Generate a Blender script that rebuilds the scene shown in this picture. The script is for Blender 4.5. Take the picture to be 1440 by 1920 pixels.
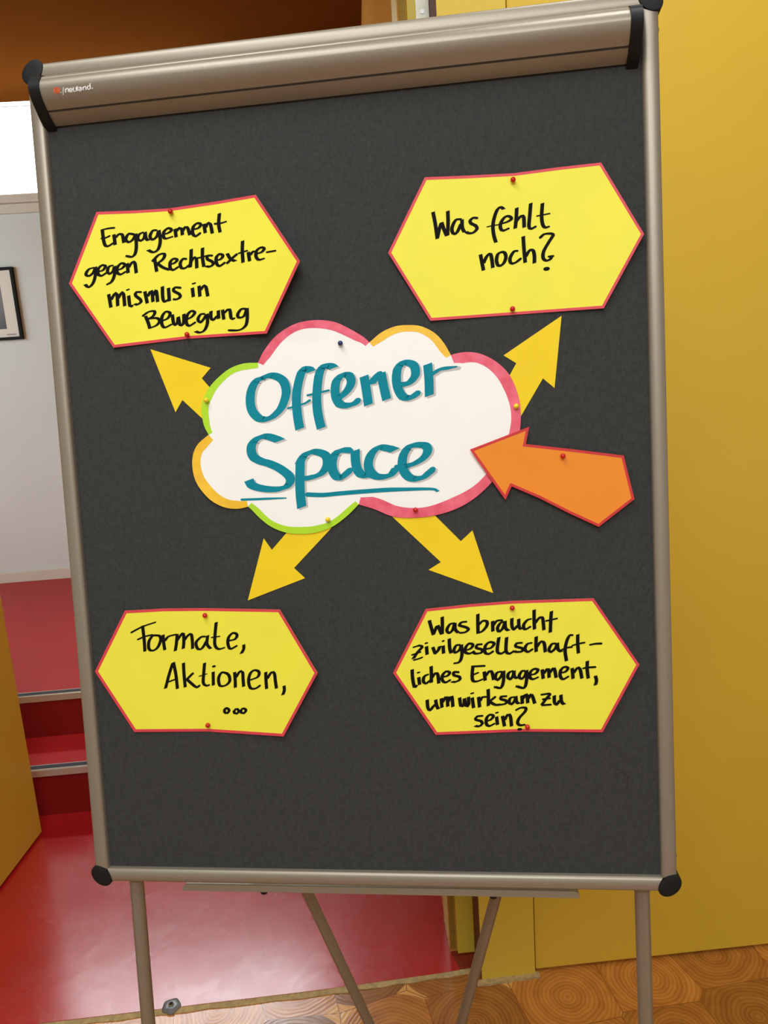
import bpy, bmesh, math, random
from mathutils import Vector, Matrix
random.seed(7)
sc = bpy.context.scene
COL = sc.collection
for o in list(bpy.data.objects):
    bpy.data.objects.remove(o)

# ------------------------------------------------------------------ camera
F_PX, CAM_H = 1450.0, 1.58
R = ((0.997714633, -0.0675685702, 0.0),          # rows: world axes; columns: camera right, down, forward
     (-0.0137886881, -0.203603182, 0.978956391),
     (-0.0661466837, -0.976719116, -0.204069556))
CAM = Vector((0, 0, CAM_H))
cd = bpy.data.cameras.new('camera')
cam = bpy.data.objects.new('camera', cd); COL.objects.link(cam)
cam.matrix_world = Matrix(((R[0][0], -R[0][1], -R[0][2], 0),
                           (R[1][0], -R[1][1], -R[1][2], 0),
                           (R[2][0], -R[2][1], -R[2][2], CAM_H), (0, 0, 0, 1)))
cd.sensor_fit = 'VERTICAL'; cd.sensor_height = 36.0; cd.sensor_width = 27.0
cd.lens = F_PX / 1920 * 36.0
cd.clip_start = 0.02
sc.camera = cam

# ------------------------------------------------------------------ colour management, sky, lamps
sc.view_settings.view_transform = 'Standard'
sc.view_settings.look = 'None'
sc.view_settings.exposure = 0.0
sc.view_settings.gamma = 1.0
sc.view_settings.use_curve_mapping = False

TH = math.radians(2.9)                            # the room's walls are turned a little
E1 = Vector((math.cos(TH), math.sin(TH), 0)); E2 = Vector((-math.sin(TH), math.cos(TH), 0))
def RP(a, b, z=0.0):                              # room coordinates: a along the doorway wall, b into the depth
    return E1 * a + E2 * b + Vector((0, 0, z))

w = bpy.data.worlds.new('overcast_sky'); sc.world = w; w.use_nodes = True
bg = w.node_tree.nodes['Background']
bg.inputs[0].default_value = (0.92, 0.97, 1.0, 1); bg.inputs[1].default_value = 4.0

def area(name, loc, target, sx, sy, power, color):
    l = bpy.data.lights.new(name, 'AREA'); l.shape = 'RECTANGLE'; l.size = sx; l.size_y = sy
    l.energy = power; l.color = color
    o = bpy.data.objects.new(name, l); COL.objects.link(o)
    o.location = loc
    d = (Vector(target) - Vector(loc)).normalized()
    o.rotation_euler = d.to_track_quat('-Z', 'Y').to_euler()
    return o
area('ceiling_lamp_light', RP(-0.45, 0.15, 3.05), RP(-0.40, 0.18, 0), 1.3, 0.5, 20, (0.90, 0.99, 1.08))
area('ceiling_lamp_light', RP(0.80, 0.95, 3.05), RP(0.80, 0.95, 0), 1.0, 0.3, 13, (0.92, 0.99, 1.06))
area('ceiling_lamp_light', RP(-0.2, -1.5, 3.05), RP(-0.2, -1.2, 0), 1.8, 0.8, 64, (0.90, 0.99, 1.08))
wl = area('window_and_fill_light', RP(-1.37, 4.735, 2.775), RP(-1.37, 3.7, 2.1), 1.76, 0.42, 36, (0.93, 0.97, 1.0))
wl.data.spread = math.radians(140)
hall_fill = area('window_and_fill_light', RP(-3.6, 3.3, 2.35), RP(-1.7, 4.6, 1.95), 1.2, 0.7, 7, (0.76, 0.96, 1.0))  # added unseen fill light from the left; the hall has no window there
hall_fill.data.spread = math.radians(110)

# ------------------------------------------------------------------ materials
def lin(c):
    return tuple(((x / 255) / 12.92 if x / 255 <= 0.04045 else ((x / 255 + 0.055) / 1.055) ** 2.4) for x in c) + (1.0,)

def mat(name, rgb, rough=0.6, metal=0.0, spec=0.5, var=0.0, vscale=8.0, bump=0.0, bscale=60.0, stretch=None, second=None, coat=0.0):
    m = bpy.data.materials.new(name); m.use_nodes = True
    nt = m.node_tree; b = nt.nodes['Principled BSDF']
    b.inputs['Roughness'].default_value = rough
    b.inputs['Metallic'].default_value = metal
    b.inputs['Specular IOR Level'].default_value = spec
    b.inputs['Coat Weight'].default_value = coat
    c = lin(rgb)
    b.inputs['Base Color'].default_value = c
    tc = nt.nodes.new('ShaderNodeTexCoord')
    mp = nt.nodes.new('ShaderNodeMapping')
    nt.links.new(tc.outputs['Object'], mp.inputs['Vector'])
    if stretch: mp.inputs['Scale'].default_value = stretch
    if var > 0:
        n = nt.nodes.new('ShaderNodeTexNoise'); n.inputs['Scale'].default_value = vscale; n.inputs['Detail'].default_value = 5
        nt.links.new(mp.outputs[0], n.inputs['Vector'])
        r = nt.nodes.new('ShaderNodeValToRGB')
        r.color_ramp.elements[0].position = 0.32; r.color_ramp.elements[1].position = 0.68
        d = lin(second) if second else tuple(x * (1 - var) for x in c[:3]) + (1,)
        r.color_ramp.elements[0].color = d
        r.color_ramp.elements[1].color = c
        nt.links.new(n.outputs['Fac'], r.inputs['Fac']); nt.links.new(r.outputs['Color'], b.inputs['Base Color'])
    if bump > 0:
        n2 = nt.nodes.new('ShaderNodeTexNoise'); n2.inputs['Scale'].default_value = bscale; n2.inputs['Detail'].default_value = 4
        nt.links.new(mp.outputs[0], n2.inputs['Vector'])
        bp = nt.nodes.new('ShaderNodeBump'); bp.inputs['Strength'].default_value = bump; bp.inputs['Distance'].default_value = 0.002
        nt.links.new(n2.outputs['Fac'], bp.inputs['Height']); nt.links.new(bp.outputs['Normal'], b.inputs['Normal'])
    return m

M = {}
M['felt'] = mat('grey_felt', (60, 60, 57), 0.9, spec=0.25, var=0.22, vscale=260, bump=0.8, bscale=360, stretch=(1, 1, 0.5))
M['alu'] = mat('champagne_aluminium', (150, 139, 120), 0.42, metal=0.5, spec=0.5, var=0.05, vscale=300, bump=0.03, bscale=900)
M['alu_leg'] = mat('leg_aluminium', (140, 127, 105), 0.5, metal=0.4, var=0.05, vscale=200)
M['black'] = mat('black_plastic', (15, 14, 12), 0.6, spec=0.3, var=0.1, vscale=100)
M['rubber'] = mat('black_rubber', (20, 20, 20), 0.8)
M['yellow_card'] = mat('yellow_card', (242, 231, 66), 0.55, spec=0.3, var=0.05, vscale=14, bump=0.02, bscale=300)
M['gold_card'] = mat('golden_yellow_card', (244, 208, 22), 0.6, spec=0.3, var=0.05, vscale=20)
M['white_paper'] = mat('white_paper', (247, 243, 232), 0.55, spec=0.3, var=0.02, vscale=10)
M['orange_card'] = mat('orange_card', (240, 140, 34), 0.55, spec=0.3, var=0.06, vscale=14)
M['red_marker'] = mat('red_marker', (222, 62, 70), 0.55, var=0.12, vscale=60)
M['deep_red_marker'] = mat('deep_red_marker', (208, 40, 38), 0.55, var=0.12, vscale=60)
M['pink_marker'] = mat('pink_marker', (238, 106, 124), 0.5, var=0.2, vscale=70, second=(223, 76, 96))
M['lime_marker'] = mat('lime_marker', (176, 222, 26), 0.5, var=0.06, vscale=40)
M['amber_marker'] = mat('amber_marker', (246, 196, 30), 0.5, var=0.1, vscale=50, second=(236, 178, 32))
M['teal_marker'] = mat('teal_marker', (16, 136, 150), 0.7, spec=0.12, var=0.12, vscale=30)
M['grey_marker'] = mat('pale_grey_marker', (192, 188, 180), 0.6)
M['ink'] = mat('black_marker', (14, 11, 6), 0.7, spec=0.12)
M['pin_red'] = mat('red_pin_plastic', (196, 22, 16), 0.25)
M['pin_blue'] = mat('blue_pin_plastic', (22, 52, 92), 0.25)
M['pin_yellow'] = mat('yellow_pin_plastic', (238, 206, 28), 0.25)
M['steel'] = mat('bare_steel', (190, 190, 188), 0.3, metal=1.0)
M['zinc'] = mat('zinc_plate', (150, 156, 158), 0.4, metal=0.8, var=0.3, vscale=70)
M['orange_print'] = mat('orange_print', (226, 96, 40), 0.5)
M['white_print'] = mat('white_print', (244, 240, 232), 0.5)
M['seam'] = mat('dark_seam', (46, 36, 24), 0.8)
M['yellow_wall'] = mat('yellow_wall_paint', (220, 184, 60), 0.45, spec=0.4, var=0.05, vscale=3, bump=0.05, bscale=160)
M['yellow_door'] = mat('yellow_door_paint', (220, 180, 55), 0.38, spec=0.4, var=0.04, vscale=3)
M['yellow_jamb'] = mat('yellow_jamb_paint', (214, 186, 60), 0.4, spec=0.4, var=0.04, vscale=4)
M['white_wall'] = mat('white_wall_paint', (218, 224, 222), 0.6, var=0.03, vscale=3, bump=0.04, bscale=200)
M['cream_trim'] = mat('cream_trim_paint', (214, 208, 196), 0.4)
M['brown_ceiling'] = mat('brown_ceiling', (112, 64, 22), 0.95, spec=0.0, var=0.08, vscale=2)
M['peach_wall'] = mat('peach_wall_paint', (196, 138, 66), 0.95, spec=0.0, var=0.03, vscale=3)
M['plain_ceiling'] = mat('pale_ceiling', (234, 230, 222), 0.8)
M['warm_wall'] = mat('warm_wall', (216, 214, 208), 0.8)
M['putty'] = mat('dried_putty', (196, 168, 110), 0.8, var=0.35, vscale=90, bump=0.4, bscale=120)
M['maroon'] = mat('maroon_gap_shade', (92, 34, 22), 0.6)
M['picture_black'] = mat('black_frame_lacquer', (14, 13, 11), 0.6, spec=0.2)
M['mat_board'] = mat('off_white_mat', (232, 228, 218), 0.7)
M['caption'] = mat('mauve_caption_ink', (168, 136, 158), 0.7)
M['insert'] = mat('slate_nosing_insert', (58, 62, 72), 0.7)
M['nosing'] = mat('nosing_aluminium', (206, 196, 180), 0.35, metal=0.7)
M['hinge'] = mat('cream_hinge_metal', (236, 232, 206), 0.35, metal=0.2, var=0.12, vscale=40)
M['hair'] = mat('brown_hair', (60, 40, 20), 0.5)
M['concrete'] = mat('concrete', (120, 118, 112), 0.9)

def red_lino():
    m = mat('red_linoleum', (186, 26, 30), 0.3, spec=0.5, var=0.12, vscale=4)
    nt = m.node_tree; b = nt.nodes['Principled BSDF']
    tc = nt.nodes.new('ShaderNodeTexCoord')
    n = nt.nodes.new('ShaderNodeTexNoise'); n.inputs['Scale'].default_value = 6.5; n.inputs['Detail'].default_value = 8; n.inputs['Roughness'].default_value = 0.62
    n.inputs['Distortion'].default_value = 0.8
    nt.links.new(tc.outputs['Object'], n.inputs['Vector'])
    mr = nt.nodes.new('ShaderNodeMapRange'); mr.inputs['From Min'].default_value = 0.3; mr.inputs['From Max'].default_value = 0.7
    mr.inputs['To Min'].default_value = 0.18; mr.inputs['To Max'].default_value = 0.36
    nt.links.new(n.outputs['Fac'], mr.inputs['Value']); nt.links.new(mr.outputs['Result'], b.inputs['Roughness'])
    b.inputs['Coat Weight'].default_value = 0.7; b.inputs['Coat Roughness'].default_value = 0.22; b.inputs['Coat IOR'].default_value = 1.7
    n3 = nt.nodes.new('ShaderNodeTexNoise'); n3.inputs['Scale'].default_value = 9.0; n3.inputs['Detail'].default_value = 2.5; n3.inputs['Distortion'].default_value = 0.6
    nt.links.new(tc.outputs['Object'], n3.inputs['Vector'])
    bp = nt.nodes.new('ShaderNodeBump'); bp.inputs['Strength'].default_value = 0.5; bp.inputs['Distance'].default_value = 0.004
    nt.links.new(n3.outputs['Fac'], bp.inputs['Height']); nt.links.new(bp.outputs['Normal'], b.inputs['Normal'])
    return m
M['red_lino'] = red_lino()
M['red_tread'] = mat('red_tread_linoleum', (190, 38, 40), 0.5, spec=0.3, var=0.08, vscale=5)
M['red_riser_shaded'] = mat('shaded_red_linoleum', (124, 12, 8), 0.6, spec=0.2, var=0.08, vscale=5)  # darker than the tread red: the risers' shade is put into the colour
M['red_paint'] = mat('worn_red_floor_paint', (150, 46, 28), 0.4, var=0.45, vscale=24, stretch=(1, 5, 1))

def wood_floor():
    m = bpy.data.materials.new('end_grain_wood_blocks'); m.use_nodes = True
    nt = m.node_tree; L = nt.links; b = nt.nodes['Principled BSDF']
    def N(t): return nt.nodes.new(t)
    def math_(op, a, v=None, v2=None):
        n = N('ShaderNodeMath'); n.operation = op
        L.new(a, n.inputs[0])
        if v is not None:
            if isinstance(v, (int, float)): n.inputs[1].default_value = v
            else: L.new(v, n.inputs[1])
        return n.outputs[0]
    tc = N('ShaderNodeTexCoord'); mp = N('ShaderNodeMapping')
    mp.inputs['Rotation'].default_value = (0, 0, math.radians(-12)); mp.inputs['Location'].default_value = (0.09, 0.05, 0)
    L.new(tc.outputs['Object'], mp.inputs['Vector'])
    def vor(feature):
        v = N('ShaderNodeTexVoronoi'); v.voronoi_dimensions = '2D'; v.feature = feature
        v.inputs['Scale'].default_value = 4.7; v.inputs['Randomness'].default_value = 0.26
        L.new(mp.outputs[0], v.inputs['Vector']); return v
    v1 = vor('F1'); ve = vor('DISTANCE_TO_EDGE')
    nz = N('ShaderNodeTexNoise'); nz.inputs['Scale'].default_value = 9; nz.inputs['Detail'].default_value = 3
    L.new(mp.outputs[0], nz.inputs['Vector'])
    d = math_('ADD', v1.outputs['Distance'], math_('MULTIPLY', nz.outputs['Fac'], 0.16))
    n2 = N('ShaderNodeTexNoise'); n2.inputs['Scale'].default_value = 26; n2.inputs['Detail'].default_value = 4
    L.new(mp.outputs[0], n2.inputs['Vector'])
    n3 = N('ShaderNodeTexNoise'); n3.inputs['Scale'].default_value = 3.2; n3.inputs['Detail'].default_value = 2
    L.new(mp.outputs[0], n3.inputs['Vector'])
    d = math_('ADD', d, math_('MULTIPLY', n3.outputs['Fac'], 0.22))
    s = math_('SINE', math_('ADD', math_('MULTIPLY', math_('POWER', d, 0.8), 138.0), math_('MULTIPLY', n2.outputs['Fac'], 2.6)))
    s2 = math_('SINE', math_('MULTIPLY', d, 31.0))
    s = math_('ADD', math_('MULTIPLY', s, 0.26), math_('ADD', math_('MULTIPLY', s2, 0.16), math_('MULTIPLY', n2.outputs['Fac'], 0.95)))
    ramp = N('ShaderNodeValToRGB')
    ramp.color_ramp.elements[0].color = lin((166, 98, 36)); ramp.color_ramp.elements[1].color = lin((204, 134, 58))
    L.new(s, ramp.inputs['Fac'])
    # each block has its own tone
    sep = N('ShaderNodeSeparateColor'); L.new(v1.outputs['Color'], sep.inputs[0])
    tone = N('ShaderNodeMapRange'); tone.inputs['To Min'].default_value = 0.5; tone.inputs['To Max'].default_value = 1.15
    L.new(sep.outputs[0], tone.inputs['Value'])
    mul = N('ShaderNodeMix'); mul.data_type = 'RGBA'; mul.blend_type = 'MULTIPLY'; mul.inputs[0].default_value = 1.0
    L.new(ramp.outputs['Color'], mul.inputs[6])
    cmb = N('ShaderNodeCombineColor'); L.new(tone.outputs[0], cmb.inputs[0]); L.new(tone.outputs[0], cmb.inputs[1]); L.new(tone.outputs[0], cmb.inputs[2])
    L.new(cmb.outputs[0], mul.inputs[7])
    # pale filler wedges where blocks meet at a corner, dark joint lines
    wedge = math_('GREATER_THAN', v1.outputs['Distance'], 0.645)
    mx = N('ShaderNodeMix'); mx.data_type = 'RGBA'; L.new(wedge, mx.inputs[0]); L.new(mul.outputs[2], mx.inputs[6]); mx.inputs[7].default_value = lin((222, 162, 84))
    joint = math_('LESS_THAN', ve.outputs['Distance'], 0.005)
    mj = N('ShaderNodeMix'); mj.data_type = 'RGBA'; L.new(joint, mj.inputs[0]); L.new(mx.outputs[2], mj.inputs[6]); mj.inputs[7].default_value = lin((140, 78, 30))
    L.new(mj.outputs[2], b.inputs['Base Color'])
    b.inputs['Roughness'].default_value = 0.24; b.inputs['Specular IOR Level'].default_value = 0.8
    bp = N('ShaderNodeBump'); bp.inputs['Strength'].default_value = 0.12; bp.inputs['Distance'].default_value = 0.002
    L.new(s, bp.inputs['Height']); L.new(bp.outputs['Normal'], b.inputs['Normal'])
    return m
M['wood'] = wood_floor()

def glass():
    m = bpy.data.materials.new('window_glass'); m.use_nodes = True
    nt = m.node_tree; out = nt.nodes['Material Output']; nt.nodes.remove(nt.nodes['Principled BSDF'])
    t = nt.nodes.new('ShaderNodeBsdfTransparent'); g = nt.nodes.new('ShaderNodeBsdfGlossy'); g.inputs['Roughness'].default_value = 0.02
    fr = nt.nodes.new('ShaderNodeFresnel'); fr.inputs[0].default_value = 1.45
    mx = nt.nodes.new('ShaderNodeMixShader')
    nt.links.new(fr.outputs[0], mx.inputs[0]); nt.links.new(t.outputs[0], mx.inputs[1]); nt.links.new(g.outputs[0], mx.inputs[2])
    nt.links.new(mx.outputs[0], out.inputs['Surface'])
    return m
M['glass'] = glass()

def photo_print():
    m = mat('dark_photo_print', (60, 60, 62), 0.3)
    nt = m.node_tree; b = nt.nodes['Principled BSDF']
    tc = nt.nodes.new('ShaderNodeTexCoord'); sp = nt.nodes.new('ShaderNodeSeparateXYZ'); r = nt.nodes.new('ShaderNodeValToRGB')
    nt.links.new(tc.outputs['Generated'], sp.inputs[0]); nt.links.new(sp.outputs['Z'], r.inputs['Fac'])
    r.color_ramp.elements[0].color = lin((22, 20, 12)); r.color_ramp.elements[1].color = lin((128, 124, 128))
    nt.links.new(r.outputs['Color'], b.inputs['Base Color'])
    return m
M['photo'] = photo_print()

# ------------------------------------------------------------------ object helpers
class MB:
    """collects geometry in world coordinates and links it as ONE mesh object"""
    def __init__(s): s.v = []; s.f = []; s.mi = []
    def add(s, verts, faces):
        k = len(s.v); s.v += [Vector(p) for p in verts]; s.f += [tuple(i + k for i in f) for f in faces]; return s
    def hexa(s, p):                               # 8 corners: bottom ring, top ring
        return s.add(p, [(0, 3, 2, 1), (4, 5, 6, 7), (0, 1, 5, 4), (1, 2, 6, 5), (2, 3, 7, 6), (3, 0, 4, 7)])
    def rbox(s, a0, a1, b0, b1, z0, z1):
        return s.hexa([RP(a0, b0, z0), RP(a1, b0, z0), RP(a1, b1, z0), RP(a0, b1, z0), RP(a0, b0, z1), RP(a1, b0, z1), RP(a1, b1, z1), RP(a0, b1, z1)])
    def sweep(s, rings, cap=True, closed=True):
        n = len(rings[0]); k = len(s.v)
        for r in rings: s.v += [Vector(p) for p in r]
        for i in range(len(rings) - 1):
            for j in range(n if closed else n - 1):
                j2 = (j + 1) % n
                s.f.append((k + i * n + j, k + i * n + j2, k + (i + 1) * n + j2, k + (i + 1) * n + j))
        if cap and closed:
            s.f.append(tuple(k + j for j in range(n))[::-1]); s.f.append(tuple(k + (len(rings) - 1) * n + j for j in range(n)))
        return s
    def build(s, name, material, parent=None, smooth=False, bevel=0.0, solid=0.0, origin=None):
        if parent is not None: L = ROOTLOC[parent]
        elif origin is not None: L = Vector(origin)
        else:
            xs = [p.x for p in s.v]; ys = [p.y for p in s.v]; zs = [p.z for p in s.v]
            L = Vector(((min(xs) + max(xs)) / 2, (min(ys) + max(ys)) / 2, min(zs)))
        me = bpy.data.meshes.new(name)
        me.from_pydata([p - L for p in s.v], [], s.f); me.update()
        bm = bmesh.new(); bm.from_mesh(me)
        if solid == 0: bmesh.ops.recalc_face_normals(bm, faces=bm.faces)
        bm.to_mesh(me); bm.free()
        me.materials.append(material)
        if smooth:
            for p in me.polygons: p.use_smooth = True
        o = bpy.data.objects.new(name, me); COL.objects.link(o)
        ROOTLOC[o] = L
        if parent is not None: o.parent = parent
        else: o.location = L
        if smooth:
            md = o.modifiers.new('edge_split', 'EDGE_SPLIT'); md.split_angle = math.radians(35)
        if bevel:
            md = o.modifiers.new('bevel', 'BEVEL'); md.width = bevel; md.segments = 2; md.limit_method = 'ANGLE'
        if solid:
            md = o.modifiers.new('solidify', 'SOLIDIFY'); md.thickness = solid; md.offset = -1
        return o
ROOTLOC = {}
def empty(name, loc):
    o = bpy.data.objects.new(name, None); COL.objects.link(o); o.location = loc; o.empty_display_size = 0.05
    ROOTLOC[o] = Vector(loc); return o
def tag(o, label, cat, group=None):
    o['label'] = label; o['category'] = cat
    if group: o['group'] = group
    return o
def struct(o, label=None, cat=None):
    o['kind'] = 'structure'
    if label: o['label'] = label
    if cat: o['category'] = cat
    return o
def rbox(name, material, a0, a1, b0, b1, z0, z1, parent=None, **k):
    return MB().rbox(a0, a1, b0, b1, z0, z1).build(name, material, parent, **k)

# ================================================================== SETTING
LEFT, RIGHT, NEAR = -2.7, 2.6, -2.6
CEIL = 3.02
z1, z2 = 0.185, 0.36                              # the two red steps
B1, B2, BACK = 2.615, 2.875, 4.63
floor = struct(rbox('floor', M['wood'], LEFT, RIGHT, NEAR, 1.82, -0.06, 0.0), 'end-grain wood block floor in front of the doorway', 'floor')

# red linoleum behind the doorway: thin sheet with its own slanted front and right edge
fl = MB()
poly = [(-3.9, 1.645), (-0.823, 1.681), (-0.159, 1.690), (0.150, 1.7025), (0.203, 1.706), (0.186, 1.77), (0.190, 1.83), (0.2, 2.2), (0.25, B1 + 0.03), (-3.9, B1 + 0.03)]
fl.sweep([[RP(a, b, -0.05) for a, b in poly], [RP(a, b, 0.003) for a, b in poly]])
struct(fl.build('floor_hall', M['red_lino']), 'glossy red linoleum floor beyond the doorway', 'floor')
struct(rbox('floor_threshold', M['red_paint'], 0.19, 0.262, 1.702, 1.9, -0.03, 0.002), 'worn red painted sill under the door jamb', 'floor')

def step(name, b0, b1, ztop, label):
    s = struct(rbox(name, M['red_riser_shaded'], -3.9, 0.25, b0 + 0.004, b1, 0 if ztop < 0.2 else z1 - 0.02, ztop - 0.0005), label, 'step')
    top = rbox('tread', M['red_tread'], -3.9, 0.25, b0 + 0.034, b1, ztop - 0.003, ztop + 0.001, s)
    m = MB()                                      # aluminium nosing profile
    prof = [(b0 - 0.006, ztop - 0.022), (b0 - 0.006, ztop + 0.002), (b0 - 0.001, ztop + 0.004), (b0 + 0.034, ztop + 0.004), (b0 + 0.036, ztop - 0.001), (b0 + 0.001, ztop - 0.001), (b0 + 0.001, ztop - 0.022)]
    m.sweep([[RP(a, b, z) for b, z in prof] for a in (-3.9, 0.25)])
    n = m.build('nosing', M['nosing'], s)
    n['label'] = 'metal nosing along the step edge'
    rbox('insert_strip', M['insert'], -3.9, 0.25, b0 + 0.005, b0 + 0.025, ztop + 0.0035, ztop + 0.006, n)
    return s
step('step', B1, B2 + 0.02, z1, 'lower red step with a metal nosing behind the doorway')
step('step', B2, BACK, z2, 'upper red landing step with a metal nosing below the white wall')

# walls of the hall
WZ0, WZ1 = 2.545, 3.02                             # the high window strip
WA0, WA1 = -2.28, -0.45
wb = MB()
wb.rbox(-4.0, 0.6, BACK, BACK + 0.25, -0.05, WZ0); wb.rbox(-4.0, WA0, BACK, BACK + 0.25, WZ0, CEIL + 0.1)
wb.rbox(WA1, 0.6, BACK, BACK + 0.25, WZ0, CEIL + 0.1)
struct(wb.build('wall_back', M['white_wall']), 'white wall of the hall under the high window', 'wall')
bb = rbox('baseboard_back', M['cream_trim'], -3.9, 0.25, BACK - 0.016, BACK, z2, z2 + 0.066, bevel=0.004)
struct(bb, 'pale baseboard at the foot of the white wall', 'baseboard')
wr = MB()
wr.hexa([RP(0.186, 1.772, 0), RP(0.40, 1.772, 0), RP(0.40, BACK, 0), RP(0.262, BACK, 0), RP(0.186, 1.772, CEIL), RP(0.40, 1.772, CEIL), RP(0.40, BACK, CEIL), RP(0.262, BACK, CEIL)])
struct(wr.build('wall_right', M['peach_wall']), 'peach coloured side wall of the hall', 'wall')
struct(rbox('wall_left', M['white_wall'], -4.05, -3.9, 1.9, BACK + 0.2, -0.05, CEIL), 'left side wall of the hall', 'wall')
struct(rbox('ceiling', M['brown_ceiling'], -4.05, 0.6, 1.9, BACK + 0.012, CEIL, CEIL + 0.1), 'brown ceiling of the hall', 'ceiling')

# window strip
wf = MB()
wf.rbox(WA0, WA1, BACK + 0.05, BACK + 0.12, WZ0, WZ0 + 0.014); wf.rbox(WA0, WA1, BACK + 0.08, BACK + 0.12, WZ1 - 0.004, WZ1)
for a in (WA0, -1.02, WA1 - 0.045): wf.rbox(a, a + 0.045, BACK + 0.05, BACK + 0.12, WZ0 + 0.014, WZ1 - 0.004)
win = struct(wf.build('window_1', M['cream_trim']), 'high bright window strip under the brown ceiling', 'window')
rbox('pane', M['glass'], WA0 + 0.01, WA1 - 0.01, BACK + 0.08, BACK + 0.086, WZ0 + 0.01, WZ1 - 0.01, win)
sill = MB().rbox(WA0 - 0.1, WA1 + 0.1, BACK - 0.05, BACK + 0.05, WZ0 - 0.045, WZ0).build('window_sill', M['cream_trim'], win, bevel=0.006)
MB().rbox(WA0 - 0.08, WA1 + 0.08, BACK - 0.022, BACK, WZ0 - 0.095, WZ0 - 0.045).build('sill_apron', M['cream_trim'], win, bevel=0.004)

# doorway wall of the front room
wd = MB()
wd.rbox(0.253, 0.3895, 1.665, 1.90, 0.004, CEIL + 0.2)
wd.rbox(0.3895, RIGHT, 1.735, 1.90, 0.0, CEIL + 0.2)
wd.rbox(-1.30, 0.253, 1.70, 1.90, 2.62, CEIL + 0.2)
struct(wd.build('wall_front', M['yellow_wall']), 'yellow painted wall with the doorway', 'wall')
struct(rbox('wall_front_left', M['yellow_wall'], LEFT, -1.30, 1.66, 1.90, 0, CEIL + 0.2), 'yellow wall left of the doorway', 'wall')
struct(rbox('trim_5', M['maroon'], 0.2518, 0.2532, 1.671, 1.757, 0.004, 2.62), 'dark maroon strip for the shaded gap between the jamb and the yellow wall', 'trim')  # thin added plate; the gap's shade is put into its dark colour
# jamb with rebate, hinge plate
jm = MB()
jm.rbox(0.186, 0.206, 1.772, 1.88, 0.006, 2.62); jm.rbox(0.206, 0.252, 1.758, 1.88, 0.004, 2.62)
jamb = struct(jm.build('trim_1', M['yellow_jamb'], bevel=0.002), 'yellow stepped door jamb beside the opening', 'door frame')
hp = rbox('hinge_plate', M['hinge'], 0.2235, 0.2512, 1.7545, 1.758, 2.12, 2.42, jamb, bevel=0.0008)
for zz in (2.255, 2.31, 2.19):
    m = MB()
    m.sweep([[RP(0.237 + 0.0045 * math.cos(t * math.pi / 6), bq, zz + 0.0045 * math.sin(t * math.pi / 6)) for t in range(12)] for bq in (1.7548, 1.7532)])
    m.build('screw', M['steel'], hp)
# left jamb
lj = MB(); lj.rbox(-1.30, -1.262, 1.70, 1.86, 0.004, 2.62)
struct(lj.build('trim_2', M['yellow_jamb'], bevel=0.002), 'yellow left door jamb', 'door frame')

# open door leaf on the left
dl = MB()
p0, p1, t = (-1.146, 2.503), (-1.2165, 1.745), 0.04
def leafring(z): return [RP(p0[0], p0[1], z), RP(p1[0], p1[1], z), RP(p1[0] - t, p1[1], z), RP(p0[0] - t, p0[1] + 0.004, z)]
dl.hexa(leafring(0.012) + leafring(2.60))
d1 = struct(dl.build('door_1', M['yellow_door'], bevel=0.003), 'open yellow door leaf at the left edge', 'door')
hm = MB()
for zz, bz in ((1.05, 0.0),):
    hm.sweep([[RP(-1.152 + 0.012 + 0.009 * math.cos(k * math.pi / 6), 2.43 - q, zz + 0.009 * math.sin(k * math.pi / 6)) for k in range(12)] for q in (0.0, 0.11)])
hm.build('door_handle', M['steel'], d1)
# yellow flush door on the right
d2 = struct(rbox('door_2', M['yellow_door'], 0.394, 1.62, 1.676, 1.73, 0.008, 2.55, bevel=0.002), 'wide flush yellow door leaf on the right', 'door')

# putty seams on the floor
def strip(name, pts, wdt, zt, label):
    m = MB()
    ring = []
    for i, (a, b) in enumerate(pts):
        j = 0.0022 * math.sin(i * 2.3) 
        ring.append([RP(a, b - wdt / 2 + j, -0.004), RP(a, b + wdt / 2, -0.004), RP(a, b + wdt / 2, zt), RP(a, b - wdt / 2 + j, zt)])
    m.sweep(ring)
    return struct(m.build(name, M['putty']), label, 'trim')
def lerp_pts(p, q, n): return [(p[0] + (q[0] - p[0]) * i / n, p[1] + (q[1] - p[1]) * i / n) for i in range(n + 1)]
strip('trim_3', lerp_pts((-1.9, 1.652), (-0.823, 1.672), 10)[:-1] + lerp_pts((-0.823, 1.672), (-0.159, 1.681), 12)[:-1] + lerp_pts((-0.159, 1.681), (0.235, 1.700), 12), 0.017, 0.0022, 'putty strip between red linoleum and wood blocks')
strip('trim_4', lerp_pts((0.238, 1.656), (0.40, 1.662), 10), 0.016, 0.006, 'putty bead under the yellow wall')

# rest of the front room (behind and beside the camera)
struct(rbox('wall_near', M['warm_wall'], LEFT, RIGHT, NEAR - 0.1, NEAR, 0, CEIL + 0.2), 'wall behind the camera', 'wall')
struct(rbox('wall_side_left', M['warm_wall'], LEFT - 0.1, LEFT, NEAR, 1.9, 0, CEIL + 0.2), 'left wall of the front room', 'wall')
struct(rbox('wall_side_right', M['warm_wall'], RIGHT, RIGHT + 0.1, NEAR, 1.9, 0, CEIL + 0.2), 'right wall of the front room', 'wall')
struct(rbox('ceiling_front', M['plain_ceiling'], LEFT - 0.1, RIGHT + 0.1, NEAR - 0.1, 1.9, CEIL + 0.2, CEIL + 0.3), 'pale ceiling of the front room', 'ceiling')

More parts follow.
